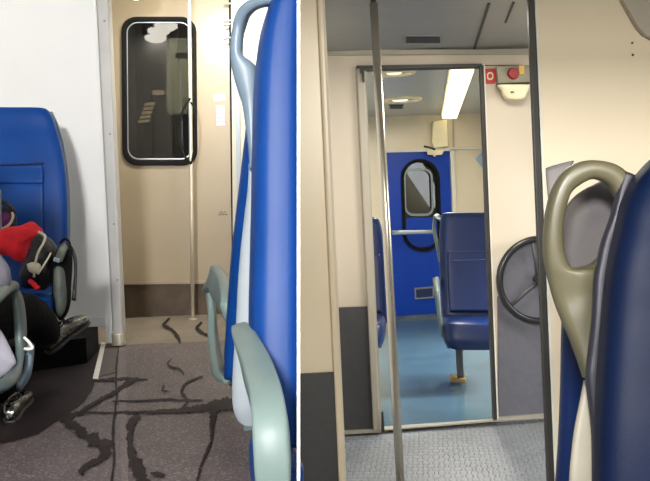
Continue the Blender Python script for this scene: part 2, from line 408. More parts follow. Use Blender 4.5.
# small hooks at the jamb
for i, (x, y) in enumerate(((226, 4.3), (225.5, 21.5), (225.5, 25), (226, 38.5))):
    strap('hinge_pin', [(x-2, y+.4, x-1.6, y+1.6, 6.2), (x+2, y-1.2, x+2.2, y+.8, 6.19), (x+6, y-2.6, x+6, y-.2, 6.19)], .02, M['frame_grey'], dr, n=3, seg=8)
# gangway seen through the pane, with reflections built as objects behind it
gw = thing('gangway', (W(160, 316, (6.9, 0))), kind='structure'); gw.name = 'wall_gangway'
def gbox(name, pxs, d, t, m): return slab(name, pxs, (d, 0), t, m, gw)
gbox('back_lining', [(60, -60), (260, -60), (260, 320), (60, 320)], 7.6, .05, M['darkwall'])
gbox('side_lining', [(118, 10), (134, 10), (138, 170), (122, 170)], 7.3, .3, M['frame_grey'])
gbox('grey_post', [(144, 60), (149, 60), (153, 170), (148, 170)], 7.45, .1, M['darkwall'])
gbox('panel_reflection', rr(166.5, 38, 200, 114, 5), 7.2, .05, M['panelrefl'])  # pale board in place of a panel's reflection in the glass
gbox('reflection_slot', [(175.5, 53), (191.5, 52.4), (191.6, 57.5), (175.6, 58)], 7.18, .03, M['vent'])
slab('lamp', rr(152, 90, 164, 94.6, 2.2), (7.1, 0), .03, M['lamp_and_refl'], gw)  # glowing oval added in place of a reflection in the pane
bm = bmesh.new()
for i in range(5):
    x, y = 145-1.6*i, 103+4.3*i
    prism_bm([W(px, py, (7.1, 0)) for px, py in ((x, y), (x+10, y-1), (x+9.4, y+1.8), (x-.8, y+2.8))], (0, .02, 0), bm)
link('reflection_slats', tomesh(bm, 'reflection_slats'), M['lamp_and_refl'], gw)  # glowing slats that imitate a striped reflection

# pole with bow handle in front of the door
gp = thing('grab_pole', FL(193, 316, ZL), 'slim pale steel pole standing before the beige end door', 'pole')
d0 = FL(192.5, 317, ZL).y-.02; d0 = min(d0, 6.2)
pxtube('shaft', [(188.3, -50, 6.05), (190.3, 100, 6.05), (192.8, 317.5, 6.05)], .0125, M['alu_pale'], gp, n=2, seg=12)
pxtube('bow_handle', [(190.2, 98, 6.03), (184, 108, 6.02), (179.5, 122, 6.02), (178.2, 135, 6.02), (180, 147, 6.02), (185, 157, 6.03), (191.2, 164, 6.03)], .0085, M['rubber'], gp, seg=8)
pxtube('bow_handle', [(190.6, 102, 6.03), (194, 108, 6.02), (195.6, 122, 6.02), (195.4, 136, 6.02), (194, 150, 6.02), (191.4, 163, 6.03)], .0065, M['rubber'], gp, seg=8)
disc('base_flange', P(192.9, 319, 6.05)+Vector((0, 0, -.005)), .03, (0, 0, 1), .012, M['alu_pale'], gp)

# floor details
def fpoly(pxs, z): return [FL(x, y, z) for x, y in pxs]
S(prism('trim_4', fpoly([(117.2, 347), (125.6, 347), (128.5, 481), (130, 560), (121.5, 560), (121.3, 481)], ZL+.003), (0, 0, -.006), M['fl_strip'], base=False))
S(prism('trim_5', fpoly([(104, 343), (117, 343.5), (116.2, 372), (97, 377)], ZL+.004), (0, 0, -.006), M['brownmat'], base=False))
S(prism('trim_6', fpoly([(101.6, 342.2), (105.6, 342.8), (98, 378.5), (92.8, 378)], ZL+.008), (0, 0, -.012), M['edging'], base=False))
# wet trails, plus a patch painting the shade under the seats
def trail(bm, pts, w, seed):
    s = catmull(pts, 18); L, R = [], []; w *= .62
    for i, (x, y, q) in enumerate(s):
        a, b = s[max(i-1, 0)], s[min(i+1, len(s)-1)]
        tx, ty = b[0]-a[0], b[1]-a[1]; l = math.hypot(tx, ty) or 1; nx, ny = -ty/l, tx/l
        wl = q*w*(1+.8*noise.noise(Vector((i*.13, seed, 0)))+.7*noise.noise(Vector((i*.6, seed, 3)))); wr = q*w*(1+.8*noise.noise(Vector((i*.13, seed, 7)))+.7*noise.noise(Vector((i*.6, seed, 11))))
        L.append((x+nx*wl, y+ny*wl)); R.append((x-nx*wr, y-ny*wr))
    z = ZL+.0045+.0001*seed
    for i in range(len(s)-1):
        vs = [bm.verts.new(FL(x, y, z)) for x, y in (L[i], L[i+1], R[i+1], R[i])]
        bm.faces.new(vs)
bm = bmesh.new()
TR = [([(119, 345, 1), (117, 360, 1.6), (116, 378, 1.3), (116.5, 400, 1.4), (113, 430, 1.8), (114, 460, 1.6), (110, 490, 2)], 1.1),
      ([(138, 378, 1), (128, 383, 2.4), (115, 392, 2.2), (100, 400, 2.2), (82, 411, 2.6), (68, 418, 3)], 1.5),
      ([(84, 377, 1), (100, 380, 1.8), (116, 379, 2), (148, 379, .7)], 1.4),
      ([(112, 401, .7), (140, 400.6, 1.1), (165, 399, 1.1), (182, 400, 1), (203, 400, 1)], 1.3),
      ([(76, 412, 1), (110, 412.5, 1), (140, 412, 1.6), (170, 411, 2.2), (195, 409, 3.4), (218, 405, 6), (238, 404, 6)], 1.5),
      ([(203, 376, .8), (186, 383, 1.6), (182, 392, 1.8), (187, 401, 2), (182, 408, 1.4)], 1.2),
      ([(214, 408, 5), (212, 425, 2.4), (211, 442, 1.7), (204, 458, 1.5), (199, 472, 1.3), (196, 490, 1.2)], 1.5),
      ([(40, 405, 2), (62, 414, 6), (72, 424, 4), (84, 434, 4), (98, 442, 5), (110, 448, 6)], 1.9),
      ([(138, 414, 3), (131, 425, 4), (130, 440, 2.6), (132, 455, 4), (138, 468, 6), (144, 490, 8)], 1.7),
      ([(110, 440, 5), (106, 452, 5), (98, 460, 3), (86, 466, 3), (80, 474, 3)], 1.6),
      ([(150, 473, 1), (158, 474, 3), (165, 475, 1)], 1.5),
      ([(165, 383, .5), (162, 390, 1), (170, 391, .6)], 1.0),
      ([(170, 318, 1), (164, 325, 2.4), (172, 330, 2), (178, 337, 2.6), (180, 343, 1)], 1.1),
      ([(202, 322, 1), (197, 328, 2.6), (205, 334, 2), (214, 336, 1)], 1.1),
      ([(172, 358, .6), (168, 365, 1.4), (180, 369, 1.2), (184, 375, .8)], .9)]
for i, (p, w) in enumerate(TR): trail(bm, p, w, i)
seat_shade = [(-60, 470), (-10, 446), (14, 441), (38, 434), (52, 424), (66, 415), (84, 402), (92, 390), (96, 378), (102, 352), (104, 344.5), (80, 343), (30, 343), (-60, 350)]
bm.faces.new([bm.verts.new(FL(x, y, ZL+.0035)) for x, y in seat_shade])  # dark sheet: under-seat shade put into colour, partly wet floor
tag(link('wet_trails_and_shade', tomesh(bm, 'wet_trails_and_shade'), M['wet']), 'dark wet trails on the speckled grey floor, with painted shade under the seats', 'water', kind='stuff')

# ================================================================== LEFT CARRIAGE: SEATS
# --- far left blue seat facing the viewer
s1 = thing('train_seat', FL(12, 385, ZL)+Vector((0, .1, 0)), 'blue padded seat facing the aisle camera, against the white partition wall', 'seat')
s1['label'] = 'blue padded seat by the white partition, heaped with a red jacket'
loft('backrest', [(108.5, -22, 40, 4.62), (109.5, -30, 47, 4.62), (116, -35, 52.5, 4.61), (128, -38, 57, 4.6), (142, -41, 61, 4.58), (165, -45, 65.4, 4.55), (190, -47, 67.6, 4.52), (215, -48, 68.3, 4.49), (250, -48, 68.3, 4.45), (285, -47, 67, 4.4), (310, -45, 65, 4.37)], .13, AL, M['blue'], s1, e=.45)
loft('lumbar_pad', [(166, -15, 41.5, 4.47), (168, -16, 43, 4.47), (174, -16, 43.4, 4.46), (181, -16, 43.4, 4.45), (183, -15, 42, 4.45)], .03, AL, M['blue'], s1, e=.3)
loft('lower_pad', [(185, -15, 42, 4.46), (187, -16, 43.4, 4.45), (230, -16, 43.6, 4.41), (270, -16, 43.6, 4.37), (290, -15, 42, 4.35)], .03, AL, M['blue'], s1, e=.3)
pxtube('piping', [(-18, 165, 4.475), (10, 164.6, 4.472), (43, 163, 4.475)], .004, M['seam'], s1, seg=6)
pxtube('piping', [(-18, 184.4, 4.455), (10, 184, 4.45), (43, 183, 4.455)], .004, M['seam'], s1, seg=6)
loft('backrest_shell', [(112, -34, 53, 4.7), (140, -42, 63.5, 4.68), (190, -49, 70, 4.63), (250, -50, 70, 4.57), (312, -46, 66, 4.5)], .06, AL, M['greyblue'], s1, e=.4)
loft('seat_cushion', [(291, -44, 55, 4.1), (294, -47, 58, 4.1), (304, -48, 58.5, 4.1), (315, -46, 57, 4.1), (318, -42, 54, 4.1)], .62, AL, M['blue'], s1, e=.3)
prism('seat_shade_block', [Vector((P(-40, 330, 4.3).x, 4.2, ZL)), Vector((P(96, 330, 4.75).x, 4.55, ZL)), Vector((P(98, 330, 4.95).x, 4.95, ZL)), Vector((P(-60, 330, 4.95).x, 4.95, ZL))], (0, 0, .13), M['blackfab'], s1)  # added black block standing in for the shade below the seat

# --- luggage on the far seat
pillow('red_jacket', [(-14, 238), (4, 229), (18, 226), (31, 221.5), (38, 224), (43, 230), (40, 237), (34, 243), (30, 252), (27, 262), (20, 263), (8, 254), (-10, 250)], 4.12, .10, M['red'], seed=2, rough=.022)
tag(bpy.context.scene.objects['red_jacket'], 'crumpled red jacket piled on the blue seat', 'jacket')
bb = thing('black_bag', P(40, 290, 4.0), 'soft black bag with a cream drawstring beside the red jacket', 'bag')
pillow('body', [(26, 262), (29, 252), (32, 242), (39, 233), (46, 236), (53, 243), (58, 250), (58, 266), (54, 282), (44, 290), (28, 288), (22, 276)], 4.0, .09, M['bagblack'], bb, seed=5, rough=.02)
pxtube('drawstring', [(39, 232, 3.94), (45, 236, 3.9), (43.5, 243, 3.89), (40, 249, 3.88), (37, 256, 3.88), (35, 266, 3.88), (34, 277, 3.89)], .006, M['cord'], bb, seg=6)
pxtube('drawstring', [(51, 253, 3.9), (47, 260, 3.88), (42, 268, 3.87), (38, 274, 3.88)], .0045, M['cord'], bb, seg=6)
pillow('toggle', [(27, 264), (33, 262), (40, 264), (41, 270), (36, 274), (29, 271)], 3.89, .025, M['cord'], bb, rings=4)
pxtube('pull_tab', [(30, 281, 3.9), (34, 284.5, 3.88), (38.5, 289, 3.87)], .012, M['red'], bb, seg=6)
bp_ = thing('backpack', P(62, 318, 3.95), 'grey green backpack with dangling black straps by the partition', 'backpack')
pillow('body', [(53, 262), (57, 250), (63, 243), (69, 246), (72, 258), (71.5, 280), (70, 303), (66, 316), (60, 320), (55, 308), (52.5, 285)], 3.98, .09, M['blackfab'], bp_, seed=8, rough=.008)
pillow('front_panel', [(54, 266), (58, 262), (63, 268), (66, 285), (66.5, 302), (63, 315), (59, 316), (56, 304), (54, 285)], 3.915, .04, M['pack'], bp_, seed=3, rough=.006)
strap('shoulder_strap', [(54, 262, 60, 263, 3.9), (57, 250, 63, 254, 3.88), (62, 243.5, 66, 249, 3.89), (67, 241.5, 68, 247, 3.9), (72.6, 247, 69.5, 250, 3.92), (76.6, 258, 73.4, 259, 3.93), (77, 275, 74, 275, 3.93), (76, 301, 71.5, 300, 3.93)], .012, M['bagblack'], bp_)
strap('upper_strap', [(55.5, 258, 62, 262, 3.87), (59, 249, 66, 253, 3.86), (64, 243, 68.5, 248, 3.87)], .018, M['pack'], bp_)
slab('buckle', [(53.5, 257), (60, 258.5), (59.2, 263), (52.8, 261.5)], (3.855, 0), .015, M['frame_grey'], bp_, bevel=.004)
pxtube('carry_loop', [(60, 243.5, 3.93), (64, 239, 3.92), (68, 240.5, 3.92), (70, 245, 3.93)], .006, M['blackfab'], bp_, seg=6)
hb = thing('handbag', P(5, 238, 4.25), 'black handbag with purple lining at the photo\'s left edge', 'bag')
pillow('body', [(-14, 236), (-12, 214), (-2, 206), (8, 208), (15, 212), (18, 222), (16, 232), (8, 238), (-6, 240)], 4.28, .05, M['bagblack'], hb, seed=11, rough=.008)
pillow('lining', [(-6, 216), (2, 212), (8, 212.5), (11.5, 218), (9, 224), (3, 228), (-6, 229)], 4.22, .02, M['purple'], hb, rings=4)
pxtube('trim', [(-4, 230, 4.2), (4, 228, 4.19), (10, 223.5, 4.19), (13, 217, 4.2), (12, 212.5, 4.21)], .006, M['cord'], hb, seg=6)
pxtube('handle', [(-8, 211, 4.25), (-1, 203.5, 4.24), (6, 203, 4.24), (12, 209, 4.24), (14.5, 213, 4.25)], .011, M['bagblack'], hb, seg=8)
tag(pxtube('walking_stick', [(-1.4, 190, 4.16), (-1.2, 215, 4.15), (-.4, 250, 4.13), (.6, 290, 4.1)], .012, M['frame_grey']), 'grey rod standing upright before the black handbag at left edge', 'rod')
bpy.data.objects['walking_stick'].name = 'grey_rod'

# --- near left seat (mostly outside the frame) with armrest
s2 = thing('train_seat', FL(-70, 470, ZL), 'seat under the grey-sleeved person, only its teal grey armrest in view', 'seat')
loft('backrest', [(95, -128, -46, 2.78), (110, -140, -34, 2.78), (150, -145, -28, 2.79), (250, -146, -26, 2.84), (360, -140, -28, 2.92), (385, -138, -30, 2.94)], .12, AL, M['blue'], s2, e=.45)
loft('seat_cushion', [(358, -140, -22, 3.1), (364, -143, -19, 3.1), (378, -143, -19, 3.1), (386, -139, -22, 3.1)], .42, AL, M['blue'], s2, e=.3)
_c = P(-80, 400, 3.1); box('pedestal', (_c.x, 3.1, (ZL+.8)/2), .22, .22, .8-ZL, M['armdark'], s2)
strap('armrest', [(-20, 300, -8, 312, 2.95), (-6, 287, 2, 300, 3.1), (8, 281, 9, 292, 3.28), (17.5, 288, 12, 297, 3.32), (22.5, 303, 14.5, 306, 3.33), (25, 325, 15.5, 325, 3.33), (25.5, 345, 16, 343, 3.32), (23, 363, 14, 358, 3.28), (16, 381, 8, 372, 3.2), (4, 392, -2, 380, 3.05), (-18, 392, -18, 380, 2.98)], .07, M['armdark'], s2)
strap('armrest_bracket', [(25, 344, 33.5, 346, 3.36), (25.5, 358, 33, 360, 3.36), (23, 375, 30, 374, 3.34), (16, 386, 22, 388, 3.3)], .04, M['greyblue'], s2)
pxtube('pull_ring', [(24, 337.5, 3.27), (28, 341, 3.26), (32.5, 347.5, 3.26), (29, 349, 3.26), (24.5, 348.8, 3.27)], .0055, M['label'], s2, seg=6)

# --- passenger
def skin_body(name, joints, edges, mats, parent, root=0):
    me = bpy.data.meshes.new(name); me.from_pydata([j[0]-wpos(parent) for j in joints], edges, [])
    o = bpy.data.objects.new(name, me); COL.objects.link(o); o.parent = parent
    for q in mats: me.materials.append(q)
    sm = o.modifiers.new('skin', 'SKIN'); sm.use_smooth_shade = True
    ld = me.skin_vertices[0].data
    for i, j in enumerate(joints):
        r = j[1]; ld[i].radius = r if isinstance(r, tuple) else (r, r)
    ld[root].use_root = True
    ss = o.modifiers.new('sub', 'SUBSURF'); ss.levels = 2; ss.render_levels = 2
    return o
pr = thing('person', P(-105, 365, 3.1), 'seated person in grey knit sleeve, black trousers and silver shoes, mostly out of frame', 'person')
J = [(P(-108, 350, 3.02), .12),     # 0 pelvis
     (P(-108, 290, 3.0), .115), (P(-108, 225, 2.98), .13), (P(-108, 178, 2.97), .115), (P(-108, 150, 2.98), .05),  # spine, neck base
     (P(-108, 132, 2.99), .052), (P(-107, 108, 3.0), .085), (P(-107, 86, 3.0), .075),        # 5 neck 6 head 7 crown
     (P(-84, 205, 2.98), .062), (P(-3, 280, 3.12), .066), (P(-30, 305, 3.4), .04), (P(-40, 308, 3.5), .032),   # 8 shoulder 9 elbow 10 forearm 11 wrist
     (P(-156, 180, 2.98), .062), (P(-175, 280, 3.05), .05), (P(-110, 312, 3.35), .04), (P(-92, 312, 3.48), .032),  # 12..15 far arm
     (P(-80, 350, 3.08), .095), (P(21, 310, 3.66), .08), (P(41, 326, 3.82), .066), (P(53, 340, 3.93), .038),   # 16 hip 17 knee 18 calf 19 ankle
     (P(-126, 350, 3.08), .095), (P(-18, 342, 3.6), .07), (P(-2, 372, 3.62), .055), (P(8, 403, 3.62), .038)]   # 20..23 other leg
E = [(0, 1), (1, 2), (2, 3), (3, 4), (4, 5), (5, 6), (6, 7), (3, 8), (8, 9), (9, 10), (10, 11), (3, 12), (12, 13), (13, 14), (14, 15),
     (0, 16), (16, 17), (17, 18), (18, 19), (0, 20), (20, 21), (21, 22), (22, 23)]
body = skin_body('body', J, E, [M['skin']], pr)
# clothes: sweater and trousers follow the body
def sub_skin(name, ids, extra, m):
    mp = {k: i for i, k in enumerate(ids)}
    return skin_body(name, [(J[k][0], J[k][1]+extra) for k in ids], [(mp[a], mp[b]) for a, b in E if a in mp and b in mp], [m], pr)
sub_skin('sweater', [0, 1, 2, 3, 4, 8, 9, 10, 12, 13, 14], .014, M['sleeve'])['label'] = 'lilac grey knit sweater'
sub_skin('trousers', [0, 16, 17, 18, 19, 20, 21, 22, 23], .016, M['blackfab'])['label'] = 'black trousers'
pillow('sweater_hem', [(-14, 322), (-2, 328), (6, 340), (16, 360), (13, 366), (2, 376), (-14, 384)], 3.2, .03, M['hem'], pr, seed=4, rough=.006)
pillow('hair', [(-134, 118), (-132, 92), (-120, 74), (-106, 70), (-92, 75), (-83, 92), (-82, 118), (-88, 146), (-108, 152), (-128, 146)], 2.96, .075, M['hair'], pr, flat=1.2, rough=.004)
for (h, sx) in ((11, 1), (15, -1)):                                # fingers resting in the lap
    w = J[h][0]
    for k in range(5):
        b0 = w+Vector((sx*-.012*k+sx*.02, .03, .004)); L_ = (.045, .06, .066, .06, .045)[k]
        tube('finger', [b0, b0+Vector((sx*-.01, L_*.6, 0)), b0+Vector((sx*-.02, L_, -.02))], [.010, .009, .007], M['skin'], pr, seg=8)
for o in list(SC.objects):
    if o.name.startswith('finger') or o.name.startswith('sweater_hem'): pass
def shoe(heel, toe, w, up, parent, h=.06):
    """low silver loafer from heel to toe (world points)"""
    ax = (toe-heel); L = ax.length; ax.normalize(); up = (up-ax*up.dot(ax)).normalized(); sd = ax.cross(up)
    prof = [(0, .25, .5), (.03, .42, .85), (.15, .55, 1.), (.32, .5, .95), (.48, .56, .8), (.62, .72, .74), (.78, .78, .6), (.9, .66, .48), (.97, .42, .36), (1., .2, .26)]
    R = []
    for t, ww, hh in catmull(prof, 4):
        c = heel+ax*(L*t)
        R.append([c+sd*(w/2*ww*1.3*sgnpow(math.cos(q), .7))+up*(h*hh*(.5+.5*sgnpow(math.sin(q), .7))) for q in [2*math.pi*j/18 for j in range(18)]])
    sh = link('shoe', tomesh(rings_bm(R), 'shoe'), M['silver'], parent, smooth=True)
    R2 = []
    for t, ww, hh in catmull(prof, 4):
        c = heel+ax*(L*t)
        R2.append([c+sd*(w/2*ww*1.4*sgnpow(math.cos(q), .7))-up*(.009*(1-sgnpow(math.sin(q), .7)))+up*.004 for q in [2*math.pi*j/18 for j in range(18)]])
    link('shoe_sole', tomesh(rings_bm(R2), 'shoe_sole'), M['sole'], sh, smooth=True)
    bw = heel+ax*(L*.6)+up*(h*.82)
    for s in (-1, 1):
        R3 = [[bw+sd*(s*.022*u)+up*(.009*u*math.sin(q))+ax*(.011*u*math.cos(q)) for q in [2*math.pi*j/10 for j in range(10)]] for u in (.15, .6, 1., .9)]
        link('bow', tomesh(rings_bm(R3), 'bow'), M['silver'], sh, smooth=True)
    rim = [heel+ax*(L*(.27+.2*math.cos(q)))+sd*(.022*math.sin(q))+up*(h*.93) for q in [2*math.pi*j/20 for j in range(20)]]
    tube('collar', rim, .006, M['silver'], sh, seg=6, closed=True)
    return sh
shoe(P(48, 352, 3.9), P(86, 319, 4.12), .10, Vector((-.45, -.75, .65)), pr, h=.075)
shoe(FL(10, 421, ZL+.012), FL(20, 396, ZL+.012)+Vector((.02, 0, 0)), .085, Vector((0, 0, 1)), pr, h=.06)

# --- near right seat: backrest facing the viewer, cut by the dividing wall
s3 = thing('train_seat', FL(262, 520, ZL), 'large royal blue seat with curved grab loop and grey armrest, nearest in the beige-door carriage', 'seat')
XR = 296.2
loft('backrest', [(-60, 284, XR, 2.34), (-30, 278, XR, 2.34), (0, 271, XR, 2.33), (30, 262, XR, 2.32), (60, 257.5, XR, 2.31), (90, 255, XR, 2.3), (150, 253, XR, 2.28), (200, 252.4, XR, 2.26), (253, 251.2, XR, 2.24), (306, 250, XR, 2.21), (343, 250, XR, 2.19), (400, 252, XR, 2.16), (440, 254, XR, 2.14)], .15, AL, M['blue'], s3, e=.5, seg=40)
loft('seat_cushion', [(452, 256, XR-.6, 1.95), (458, 254, XR-.4, 1.95), (480, 254, XR-.4, 1.95), (496, 256, XR-.6, 1.95)], .3, AL, M['blue'], s3, e=.4)
strap('grab_loop', [(300, -14, 300, -2, 2.36), (272, -7, 275, 5, 2.36), (251, 0, 258, 9, 2.37), (240.5, 8, 249, 17, 2.38), (234, 22, 244.5, 31, 2.39), (231, 38, 243, 46, 2.39), (230.5, 55, 244, 56, 2.39), (232.4, 72, 256, 66, 2.39), (237.5, 90, 259, 84, 2.39), (242.5, 106, 259, 104, 2.39), (246, 130, 258, 130, 2.385), (248.6, 150, 257, 150, 2.38), (249.8, 170, 257, 170, 2.37)], .055, M['greyblue'], s3, n=6)['label'] = 'blue grey grab loop'
strap('side_frame', [(248.9, 164, 254, 164, 2.44), (247.5, 190, 255, 190, 2.43), (244.5, 215, 256, 215, 2.42), (241, 245, 256, 245, 2.41), (238, 280, 256, 280, 2.39), (236, 320, 256, 320, 2.37), (234, 350, 257, 350, 2.35), (232, 385, 258, 388, 2.33), (233, 408, 258, 412, 2.32), (238, 420, 257, 422, 2.32), (243, 424, 254, 425, 2.32)], .03, M['palegrey'], s3, n=4)
strap('armrest', [(233.5, 337, 250, 332, 2.32), (235, 345, 257, 337, 2.2), (237.5, 355, 263, 348, 2.06), (241, 368, 270.5, 364, 1.92), (246, 386, 278, 382, 1.78), (250.5, 404, 284, 400, 1.68), (252.6, 425, 288.5, 422, 1.62), (253.6, 450, 290.5, 450, 1.6), (255.5, 475, 291, 475, 1.6), (258, 505, 290, 505, 1.62)], .06, M['arm'], s3, e=.3)
_c = P(277, 480, 1.98); box('pedestal', (_c.x, 1.98, (ZL+.7)/2), .05, .2, .7-ZL, M['armdark'], s3)
# --- seat behind it, facing away
s4 = thing('train_seat', FL(245, 420, ZL), 'blue seat backing onto the large blue seat, seen as a narrow slanting strip', 'seat')
loft('backrest', [(112, 247.4, 262, 2.56), (127, 246.4, 266, 2.57), (170, 241.4, 270, 2.62), (213, 236.3, 270, 2.68), (253, 231.8, 270, 2.74), (280, 229.6, 270, 2.78), (330, 226, 268, 2.86), (378, 224, 266, 2.92)], .10, AL, M['blue'], s4, e=.5)
loft('seat_cushion', [(352, 230, 262, 3.2), (357, 228, 264, 3.2), (370, 228, 264, 3.2), (376, 230, 262, 3.2)], .5, AL, M['blue'], s4, e=.35)
strap('armrest', [(224, 318, 236.5, 314, 2.92), (220.5, 304, 235.5, 303, 3.02), (217, 293, 230.5, 294, 3.2), (212, 283, 225, 286, 3.45), (208.5, 276.5, 219, 278, 3.7), (206.6, 281, 214, 285, 3.82), (206.8, 292, 214.5, 293, 3.84), (208.5, 315, 216, 315, 3.82), (210, 343, 218, 341, 3.72), (214, 362, 221.5, 358, 3.55), (219.5, 377, 226, 370, 3.35), (227, 383.5, 230, 376, 3.15), (238, 383.5, 238, 376, 3.05)], .10, M['arm'], s4, e=.35)
_c = P(252, 390, 3.2); box('pedestal', (_c.x, 3.2, (ZL+.75)/2), .05, .2, .75-ZL, M['armdark'], s4)

# ================================================================== LEFT LIGHTS (oval ceiling lamps and added fill)
def fill_lamp_panel(x, y, z, sx, sy, label, group, m):
    t = thing('ceiling_light', (x, y, z), label, 'light', group)  # added unseen lamp that goes with the fill light
    box('housing', (x, y, z-.012), sx+.06, sy+.06, .024, M['alu'], t, ay=AL, ax=(1, .2, 0))
    box('diffuser', (x, y, z-.034), sx, sy, .02, m, t, ay=AL, ax=(1, .2, 0))
    return t
for (x, y, lab) in ((-1.15, 5.72, 'oval ceiling lamp closest to the beige end door'), (-1.24, 5.53, 'middle oval ceiling lamp of the three before the beige end door'), (-1.32, 5.24, 'oval ceiling lamp over the corner post, farthest from the end door')):
    t = thing('ceiling_light', (x, y, 2.64), lab, 'light', 'oval lamps before the beige end door')
    def oval(z, rx_, ry_): return [Vector((x+rx_*math.cos(q), y+ry_*math.sin(q), z)) for q in [2*math.pi*j/28 for j in range(28)]]
    link('housing', tomesh(rings_bm([oval(2.66, .10, .14), oval(2.95, .12, .16)]), 'housing'), M['alu'], t)
    link('diffuser', tomesh(rings_bm([oval(2.625, .06, .1), oval(2.64, .085, .12), oval(2.66, .085, .12)]), 'diffuser'), M['lamp'], t)
fill_lamp_panel(-.6, -2.0, 2.945, .5, .8, 'unseen ceiling lamp added behind the viewer in the beige-door carriage', None, M['lamp'])  # added to go with the fill light at the same spot

def area(name, loc, target, sx, sy, power, col=(1, 1, 1), spread=math.pi):
    l = bpy.data.lights.new(name, 'AREA'); l.shape = 'RECTANGLE'; l.size = sx; l.size_y = sy; l.energy = power; l.color = col; l.spread = spread
    o = bpy.data.objects.new(name, l); COL.objects.link(o); o.location = loc
    o.rotation_euler = (Vector(target)-Vector(loc)).to_track_quat('-Z', 'Y').to_euler()
    return o
area('fill_left_rear', (-.6, -2.0, 2.86), (-1.1, 5, 1.0), .5, .8, 600, (1, .985, .965))  # added frontal fill for the walls, from behind the camera
area('light_left_door', (-.62, 5.5, 2.6), (-.95, 6.4, 1.6), .4, .1, 30, (1, .96, .88))
area('light_left_gangway', (-1.2, 6.6, 2.6), (-1.15, 7.2, 1.6), .3, .15, 14, (1, .98, .92))

# ================================================================== RIGHT CARRIAGE: SETTING
K = .087
WB = (4.92, K)        # wall with the doorway
WF = (9.25, K)        # far end wall
WN = (3.35, K)        # near partition
d_sill = FL(430, 428, 0).y
def rline(pl, x): return pl[0]+pl[1]*x
XL, XRR = -.3, 3.2
def rpt(px, d, z): return EDGE(px, d, z)
# floors
ys = lambda x: 5.0+K*x
S(prism('floor_right', [EDGE(300.2, 1.02, 0), Vector((2.2, 1.02, 0)), Vector((2.6, ys(2.6), 0)), EDGE(300.2, ys(-.3), 0)], (0, 0, -.06), M['fl_tread'], base=False))
S(prism('floor_far', [EDGE(300.2, ys(-.3), 0), Vector((2.6, ys(2.6), 0)), Vector((3.0, 9.6, 0)), EDGE(300.2, 9.6, 0)], (0, 0, -.06), M['fl_far'], base=False))
S(prism('trim_7', [W(345, 433.5, (4.9, K)), W(381, 431, (4.9, K)), W(497, 421.5, (4.9, K)), W(497, 419.5, (5.0, K)), W(381, 427.6, (5.0, K)), W(345, 430, (5.0, K))], (0, 0, .006), M['alu_pale'], base=False))
# ceilings
S(prism('ceiling_right', [EDGE(300.2, 1.02, CEIL+.12), Vector((2.2, 1.02, CEIL+.12)), Vector((2.4, 3.3, CEIL+.06)), Vector((2.6, ys(2.6), CEIL)), EDGE(300.2, ys(-.3), CEIL), EDGE(300.2, 3.3, CEIL+.06)][:0] or [EDGE(300.2, 1.02, CEIL), Vector((2.2, 1.02, CEIL)), Vector((2.6, ys(2.6), CEIL)), EDGE(300.2, ys(-.3), CEIL)], (0, 0, .05), M['ceil'], base=False))
S(prism('ceiling_far', [EDGE(300.2, ys(-.3), CEIL), Vector((2.6, ys(2.6), CEIL)), Vector((3.0, 9.6, CEIL)), EDGE(300.2, 9.6, CEIL)], (0, 0, .05), M['ceil_far'], base=False))
def ceil_pt(px, py, z=CEIL):
    r = ray(px, py); d = (z-CZ)/r.z; return P(px, py, d)
# ceiling seams and vent
bm = prism_bm([ceil_pt(487.6, 3), ceil_pt(490.3, 3), ceil_pt(475.2, 49), ceil_pt(473, 49)], (0, 0, -.006))
S(link('trim_8', tomesh(bm, 'trim_8'), M['vent'], base=False))
bm = prism_bm([ceil_pt(512.5, 2), ceil_pt(514.6, 2), ceil_pt(506.4, 22), ceil_pt(504.6, 22)], (0, 0, -.006))
S(link('trim_9', tomesh(bm, 'trim_9'), M['vent'], base=False))
v1 = thing('ceiling_vent', ceil_pt(423, 38.5), 'dark slot vent in the near ceiling before the doorway', 'vent')
prism('slot', [ceil_pt(406, 36), ceil_pt(440, 36), ceil_pt(440, 41.5), ceil_pt(406, 41.5)], (0, 0, -.008), M['vent'], v1)
v2 = thing('ceiling_vent', ceil_pt(396, 106), 'small dark slot vent in the far ceiling below the oval lights', 'vent')
prism('slot', [ceil_pt(389.5, 104.5), ceil_pt(403, 104.5), ceil_pt(402, 107.8), ceil_pt(390.5, 107.8)], (0, 0, -.01), M['vent'], v2)
for v, a, b in ((v1, (404.5, 35), (441.5, 42.4)), (v2, (388.8, 104), (403.6, 108.2))):
    o_ = [ceil_pt(a[0], a[1]), ceil_pt(b[0], a[1]), ceil_pt(b[0], b[1]), ceil_pt(a[0], b[1])]
    c_ = sum(o_, Vector())/4; i_ = [c_+(p-c_)*.93 for p in o_]
    link('rim', tomesh(frame_bm(o_, i_, (0, 0, -.006)), 'rim'), M['ceil'], v)
